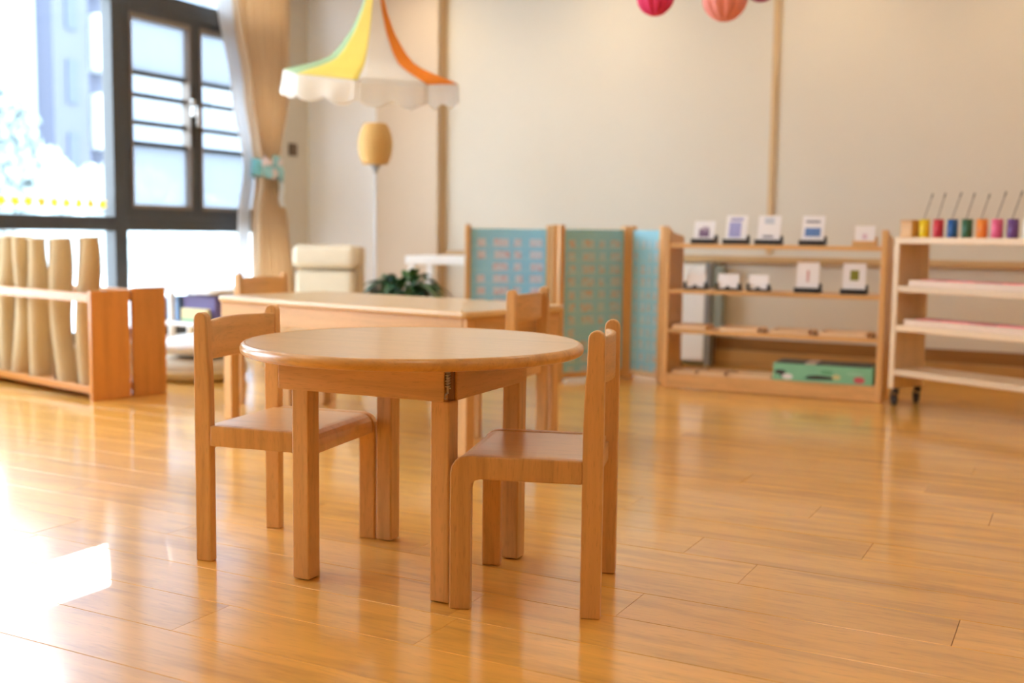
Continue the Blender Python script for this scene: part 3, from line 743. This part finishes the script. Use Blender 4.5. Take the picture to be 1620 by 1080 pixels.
# ================================================================== WINDOW CORNER
# curtain, gathered by a flowered tie
CX = XW+.14
def lerp_tab(tab, z):
    for (z0, *a), (z1, *b) in zip(tab, tab[1:]):
        if z <= z1:
            f = max(0, (z-z0)/(z1-z0)); f = f*f*(3-2*f); return [p+(q-p)*f for p, q in zip(a, b)]
    return list(tab[-1][1:])
tab = [(.02, 5.58, 6.10), (.45, 5.60, 6.02), (.83, 5.61, 5.965), (1.12, 5.66, 5.87), (1.19, 5.67, 5.86), (1.28, 5.64, 5.89), (1.65, 5.57, 5.96), (2.25, 5.45, 5.97), (2.46, 5.42, 5.98)]
def curtain_fn(tab, nf, amp, ph):
    def P(u, v):
        z = .03+v*2.42; a, b = lerp_tab(tab, z); w = b-a
        g = min(1, w/.30)
        am = amp*(.55+.45*g)
        return (CX+am*sin(u*nf*2*pi+ph)+.012*sin(u*3+z*2), a+w*u+.006*sin(u*nf*4*pi+z), z)
    return P
M['curtain'] = cloth('tan_curtain', (.88, .74, .56), .9, 300, trans=.45)
M['sheer'] = cloth('white_sheer', (.85, .86, .88), .9, 300, trans=.6)
t = thing('curtain', 'long tan curtain gathered by a teal flowered tie at the window end', 'curtain', (0, 0, 0))
MB().grid(curtain_fn(tab, 6, .048, .4), 144, 50).build('drape', 'curtain', t, thick=.003)
rod = thing('curtain_rod', 'dark metal curtain rod above the window', 'rod', (0, 0, 0)); rod.location = (CX, 0, 2.47)
MB().tube([(0, 2.7, 0), (0, 6.15, 0)], .012, 12).build('bar', 'dsteel', rod)
for y in (2.7, 6.15): MB().ellipsoid((0, y, 0), (.024, .024, .024), 12, 8).build('finial', 'dsteel', rod)
for y in (2.9, 4.5, 6.07): MB().box(-.14, .006, y-.012, y+.012, -.014, .014).build('bracket', 'dsteel', rod)
stab = [(.02, 5.50, 5.62), (.45, 5.51, 5.64), (.83, 5.53, 5.66), (1.19, 5.60, 5.70), (1.65, 5.50, 5.62), (2.25, 5.38, 5.50), (2.46, 5.36, 5.47)]
sh = thing('sheer_curtain', 'narrow white sheer curtain beside the tan curtain', 'curtain')
CXs = CX; CX = XW+.075
MB().grid(curtain_fn(stab, 3, .018, 1.2), 48, 40).build('drape', 'sheer', sh, thick=.002)
CX = CXs
tb = thing('curtain_tie', 'teal ribbon tie with pale flowers around the tan curtain', 'tieback', (CX, 5.765, 1.175))
M['tealrib'] = cloth('teal_ribbon', (.22, .58, .64), .6); M['petal'] = plain('pale_petal', (.80, .72, .76), .6); M['petal2'] = plain('aqua_petal', (.35, .68, .74), .6)
MB().grid(lambda u, v: (.066*cos(2*pi*u), .128*sin(2*pi*u), -.055+.11*v+.010*sin(6*pi*u)*.5), 40, 4).build('ribbon', 'tealrib', tb, thick=.006)
rg = random.Random(5)
for i in range(9):
    a = rg.uniform(-.95, .95); zc = rg.uniform(-.055, .06); c0 = Vector((.075*cos(a)+.012, .13*sin(a)*1.1, zc))
    fm = MB()
    for q in range(5):
        an = 2*pi*q/5+rg.random()
        fm.ellipsoid((0, 0, 0), (.006, .021, .016), 8, 6, Matrix.Translation(c0) @ Matrix.Rotation(a, 4, 'Z') @ Matrix.Rotation(an, 4, 'X') @ Matrix.Translation((0, .020, 0)))
    fm.ellipsoid((c0.x+.008, c0.y, c0.z), (.007, .007, .007), 8, 6)
    fm.build('flower', 'petal' if i % 3 == 0 else 'petal2', tb)
MB().grid(lambda u, v: (.05+.012*sin(v*6), .03+.05*u+.05*v, -.05-.20*v), 4, 10).build('ribbon_tail', plain('pale_ribbon', (.68, .76, .84), .6), tb, thick=.002)

FN = ['orange first', 'yellow second', 'yellow third', 'yellow fourth', 'orange fifth', 'yellow sixth', 'yellow seventh', 'yellow eighth', 'orange ninth', 'yellow tenth']
# yellow paper flowers in a row at the foot of the big pane
M['yel'] = cloth('yellow_paper', (.95, .74, .12), .6, trans=.6); M['ora'] = cloth('orange_paper', (.95, .55, .12), .6, trans=.6)
for i in range(10):
    y = 3.80+i*.083; z = .905-.0*i
    t = thing('paper_flower', FN[i]+' paper flower from the left, along the foot of the big pane', 'decoration', (XW-.0465, y, z), 0, 'yellow paper flowers on the glass')
    pt = []
    for j in range(40):
        a = 2*pi*j/40; r = .026+.008*cos(5*a+i); pt.append((r*cos(a), r*sin(a)))
    MB().prism(pt, 0, .003, 'x').build('petals', 'yel' if i % 4 else 'ora', t)
    MB().lathe([(.009, 0), (.007, .004)], 12, Matrix.Translation((.003, 0, 0)) @ Matrix.Rotation(pi/2, 4, 'Y')).build('centre', 'ora' if i % 4 else 'yel', t)

# ---- low armchair in the corner
t = thing('padded_armchair', 'low cream padded chair in the corner beside the curtain', 'chair', (-4.17, 5.42, 0), rad(20))
M['cream'] = cloth('cream_pad', (.74, .64, .48), .7, 200)
def pad(x0, x1, y0, y1, z0, z1, T=None, b=.03): return MB().box(x0, x1, y0, y1, z0, z1, T), b
def addpad(nm, d, T=None, b=.03, mat='cream'): MB().box(*d, T).build(nm, mat, t, bevel=b, seg=4)
addpad('base', (-.19, .19, -.22, .16, .05, .20), b=.02); addpad('seat_cushion', (-.18, .18, -.23, .08, .20, .33))
addpad('lower_back', (-.185, .185, .06, .17, .30, .53), Matrix.Rotation(-.06, 4, 'X'), .028)
addpad('head_pad', (-.205, .205, .035, .185, .545, .69), Matrix.Rotation(-.06, 4, 'X'), .045)
addpad('back_board', (-.18, .22, .14, .22, .05, .685), Matrix.Rotation(-.06, 4, 'X'), .01, mat=plain('cream_shell', (.56, .45, .30), .6))
for x in (-.15, .15):
    for y in (-.18, .12): MB().lathe([(.012, 0), (.018, .05)], 12, RZ(0, (x, y, 0))).build('foot', 'beech_z', t)

# ---- lantern lamp on a slim pole
t = thing('floor_lamp', 'barrel shaped tan lantern on a slim grey pole in front of the column', 'lamp', (-3.777, 5.451, 0))
prof = []
for i in range(41):
    v_ = i/40; z = 1.165+.235*v_; r = .062+.040*sin(pi*(v_*.93+.05))**.75; r += .0014*sin(v_*41*pi*.5); prof.append((r, z))
prof = [(.02, 1.163)]+prof+[(.058, 1.404), (.02, 1.404)]
M['lantern'] = cloth('tan_lantern', (.60, .36, .12), .55, 60)
MB().lathe(prof, 36).build('shade', 'lantern', t)
MB().lathe([(.012, 1.115), (.014, 1.13), (.03, 1.158), (.03, 1.164)], 20).build('neck', plain('grey_neck', (.30, .30, .31), .4), t)
MB().lathe([(.0075, .02), (.0075, 1.12)], 14).build('pole', plain('pale_pole', (.60, .60, .62), .4), t)
MB().lathe([(.13, 0), (.13, .012), (.10, .02), (.012, .024)], 32).build('base', plain('pale_base', (.55, .55, .56), .4), t)

# ---- carousel canopy hung from the ceiling
TC = Vector((-3.064, 4.374, 1.375))
t = thing('hanging_canopy', 'hanging fabric carousel canopy with coloured roof panels and white valance', 'decoration', TC, YAW-pi/2)
t.rotation_euler = (Matrix.Rotation(YAW, 3, 'Z') @ Matrix.Rotation(rad(-4.0), 3, 'Y').inverted() @ Matrix.Rotation(rad(10), 3, 'X') @ Matrix.Rotation(-pi/2, 3, 'Z')).to_euler()
cols = {'white': (.92, .91, .88), 'orange': (.98, .45, .08), 'darkred': (.36, .08, .07), 'green': (.52, .70, .46), 'yellow': (.98, .88, .30), 'teal': (.2, .5, .55), 'purple': (.3, .15, .35), 'pink': (.8, .4, .45)}
cm = {k: cloth('canopy_'+k, c, .8, 300, trans=.5) for k, c in cols.items()}
RT, VH, RH = .412, .118, .46
rtab = [(0, 1), (.05, .85), (.10, .68), (.17, .50), (.30, .375), (.50, .245), (.72, .15), (.95, .085), (1.12, .055)]
def roof_r(v):
    h = v*1.12
    for (h0, q0), (h1, q1) in zip(rtab, rtab[1:]):
        if h <= h1+1e-9: return RT*(q0+(q1-q0)*(h-h0)/(h1-h0))
# local +x points to the camera; panel k spans angles k*45..(k+1)*45 with a corner towards the camera
order = ['white', 'orange', 'purple', 'teal', 'pink', 'darkred', 'green', 'yellow']
for k in range(8):
    a0, a1 = k*pi/4, (k+1)*pi/4
    def RP(u, v):
        r = roof_r(v); p0 = Vector((cos(a0), sin(a0), 0))*r; p1 = Vector((cos(a1), sin(a1), 0))*r
        q = p0.lerp(p1, u); q = q*(1-.03*sin(pi*u)*(1-v)); return (q.x, q.y, VH+RH*v)
    MB().grid(RP, 8, 24).build('roof_panel', cm[order[k]], t, thick=.002)
    def VP(u, v):
        r = RT*(1+.02*v)*1.0; p0 = Vector((cos(a0), sin(a0), 0))*r; p1 = Vector((cos(a1), sin(a1), 0))*r
        q = p0.lerp(p1, u)*(1+.03*sin(u*4*pi)*v)
        return (q.x, q.y, VH-v*(VH-.004-.030*(1-abs(sin(u*2*pi)))))
    MB().grid(VP, 16, 6).build('valance', cm['white'], t, thick=.002)
MB().lathe([(.03, VH+RH-.01), (.026, VH+RH+.03), (.006, VH+RH+.06)], 16).build('finial', cm['yellow'], t)
cq = MB().tube([Vector((0, 0, VH+RH+.05)), t.rotation_euler.to_matrix().inverted() @ Vector((.01, .06, CEIL-TC.z))], .003, 6).build('cord', 'white', t)

# ---- honeycomb paper balls
def ball(c, r, col, label, fl):
    t = thing('paper_ball', label, 'decoration', c)
    m = plain('paper_'+label.split()[0], col, .7)
    MB().ellipsoid((0, 0, 0), (r, r, r), 112, 20, None, lambda a, b: 1-.13*(1-abs(sin(a*5+.5)))*cos(b)).build('honeycomb', m, t)
    MB().tube([(0, 0, r*.97), (0, 0, CEIL-c[2])], .0015, 6).build('string', 'white', t)
ball((-1.671, 4.449, 1.757), .079, (.72, .03, .16), 'crimson paper honeycomb ball, leftmost of three hanging at the top', 0)
ball((-1.475, 4.783, 1.796), .098, (.86, .32, .28), 'salmon paper honeycomb ball hanging in the middle of three', 0)
ball((-1.365, 4.964, 1.884), .078, (.40, .05, .16), 'plum paper honeycomb ball hanging at the right of three', 0)

# ---- leafy plant behind the long table
t = thing('potted_plant', 'dark green leafy plant in a pot behind the long table', 'plant', (-3.09, 4.72, 0))
MB().lathe([(.09, 0), (.12, .02), (.15, .30), (.16, .32), (.145, .32), (.13, .29), (.0001, .28)], 28, cap=False).build('pot', plain('clay_pot', (.55, .46, .38), .7), t)
lm = [plain('leaf_a', (.030, .095, .035), .45, var=.3), plain('leaf_b', (.05, .15, .05), .4, var=.3), plain('leaf_c', (.018, .06, .035), .45, var=.3)]
rg = random.Random(11)
for i in range(120):
    a = rg.uniform(0, 2*pi); L = rg.uniform(.09, .19); el = rg.uniform(-.1, 1.15); w = rg.uniform(.020, .034)
    st = Vector((.06*cos(a)*rg.random(), .06*sin(a)*rg.random(), .28)); d = Vector((cos(a)*cos(el), sin(a)*cos(el), sin(el)))
    side = Vector((-sin(a), cos(a), 0)); hgt = rg.uniform(.12, .27)
    base = st+Vector((d.x*.06, d.y*.06, hgt*.9))
    m = MB().tube([st, st.lerp(base, .6)+Vector((0, 0, .02)), base], .003, 5)
    def LP(u, v):
        s_ = sin(pi*min(1, v*.96+.03))**.8; p = base+d*L*v+Vector((0, 0, -.10*v*v)); q = p+side*w*s_*(2*u-1)+Vector((0, 0, .35*w*s_*abs(2*u-1))); return q
    m.grid(LP, 2, 7); m.build('leaf', lm[i % 3], t)

# ---- white side table behind the plant
t = thing('white_side_table', 'small white table behind the plant and next to the folding screen', 'table', (-3.56, 5.44, 0), rad(12))
MB().box(0, .62, 0, .38, .582, .632).build('tabletop', 'white', t, bevel=.006)
for x in (.015, .565):
    for y in (.015, .325): MB().box(x, x+.04, y, y+.04, 0, .582).build('leg', 'white', t, bevel=.003)

# ---- low white trolley table with bins by the window, cushions on the floor
t = thing('white_low_table', 'low white two-tier table by the window behind the mat rack', 'table', (-4.40, 4.62, 0), rad(-4))
MB().prism(rrect(-.30, .36, -.22, .22, .05), .425, .45, 'z').build('tabletop', 'white', t, bevel=.005)
MB().prism(rrect(-.30, .36, -.22, .22, .05), .25, .272, 'z').build('shelf', 'white', t, bevel=.005)
for x, y in ((-.27, -.19), (-.27, .19), (.33, .19), (.02, -.20)): MB().tube([(x, y, 0), (x, y, .425)], .018, 12).build('leg', 'white', t)
def bin_(label, x, y, w, d, h, c, z=.2725):
    Mx = RZ(rad(-4), (-4.40, 4.62, 0)); b = thing('storage_bin', label, 'bin', on(Mx, x, y, z), rad(-4))
    m = plain('bin_'+label.split()[0], c, .5); w /= 2; d /= 2
    MB().box(-w, w, -d, -d+.006, .006, h).box(-w, w, d-.006, d, .006, h).box(-w, -w+.006, -d+.006, d-.006, .006, h).box(w-.006, w, -d+.006, d-.006, .006, h).build('side_walls', m, b, bevel=.002)
    MB().box(-w, w, -d, d, 0, .006).build('base', m, b)
    MB().box(-w-.004, w+.004, -d-.006, -d-.001, h-.018, h).build('rim', m, b)
bin_('grey blue storage bin on the white low table shelf', -.17, -.08, .17, .24, .11, (.36, .46, .60))
bin_('steel blue storage bin on the white low table shelf', -.02, -.02, .10, .28, .13, (.22, .34, .52))
bin_('purple storage bin at the right of the white low table shelf', .20, -.02, .24, .30, .14, (.16, .13, .34))
bk = thing('picture_book', 'pale yellow book lying in front of the purple bin', 'book', on(RZ(rad(-4), (-4.40, 4.62, 0)), .20, -.195, .2725), rad(-4))
MB().box(-.10, .10, -.012, .012, 0, .075).build('cover', plain('book_yellow', (.70, .62, .32), .5), bk, bevel=.002)
MB().box(-.095, .095, -.0125, .0125, 0.004, .022).build('spine_band', plain('book_green', (.25, .5, .32), .5), bk)
cu = thing('floor_cushion', 'round beige floor cushion beneath the white cushion by the low table', 'cushion', (-4.06, 4.28, 0))
MB().lathe([(.0001, 0), (.20, .002), (.235, .03), (.24, .07), (.22, .105), (.10, .115), (.0001, .115)], 40, cap=False).build('pad', cloth('beige_cushion', (.55, .48, .38), .9), cu)
MB().tube([(.238*cos(a), .238*sin(a), .052) for a in [i*2*pi/48 for i in range(49)]], .006, 6).build('piping', 'cream', cu)
cw_ = thing('white_cushion', 'soft white cushion lying on the round beige floor cushion', 'cushion', (-4.06, 4.28, .1155))
MB().ellipsoid((0, 0, .055), (.22, .20, .055), 32, 14, None, lambda a, b: 1+.03*sin(3*a)).build('pad', cloth('white_pad', (.84, .85, .90), .9), cw_)
MB().ellipsoid((-.02, .0, .108), (.03, .03, .006), 12, 6).build('button', 'white', cw_)
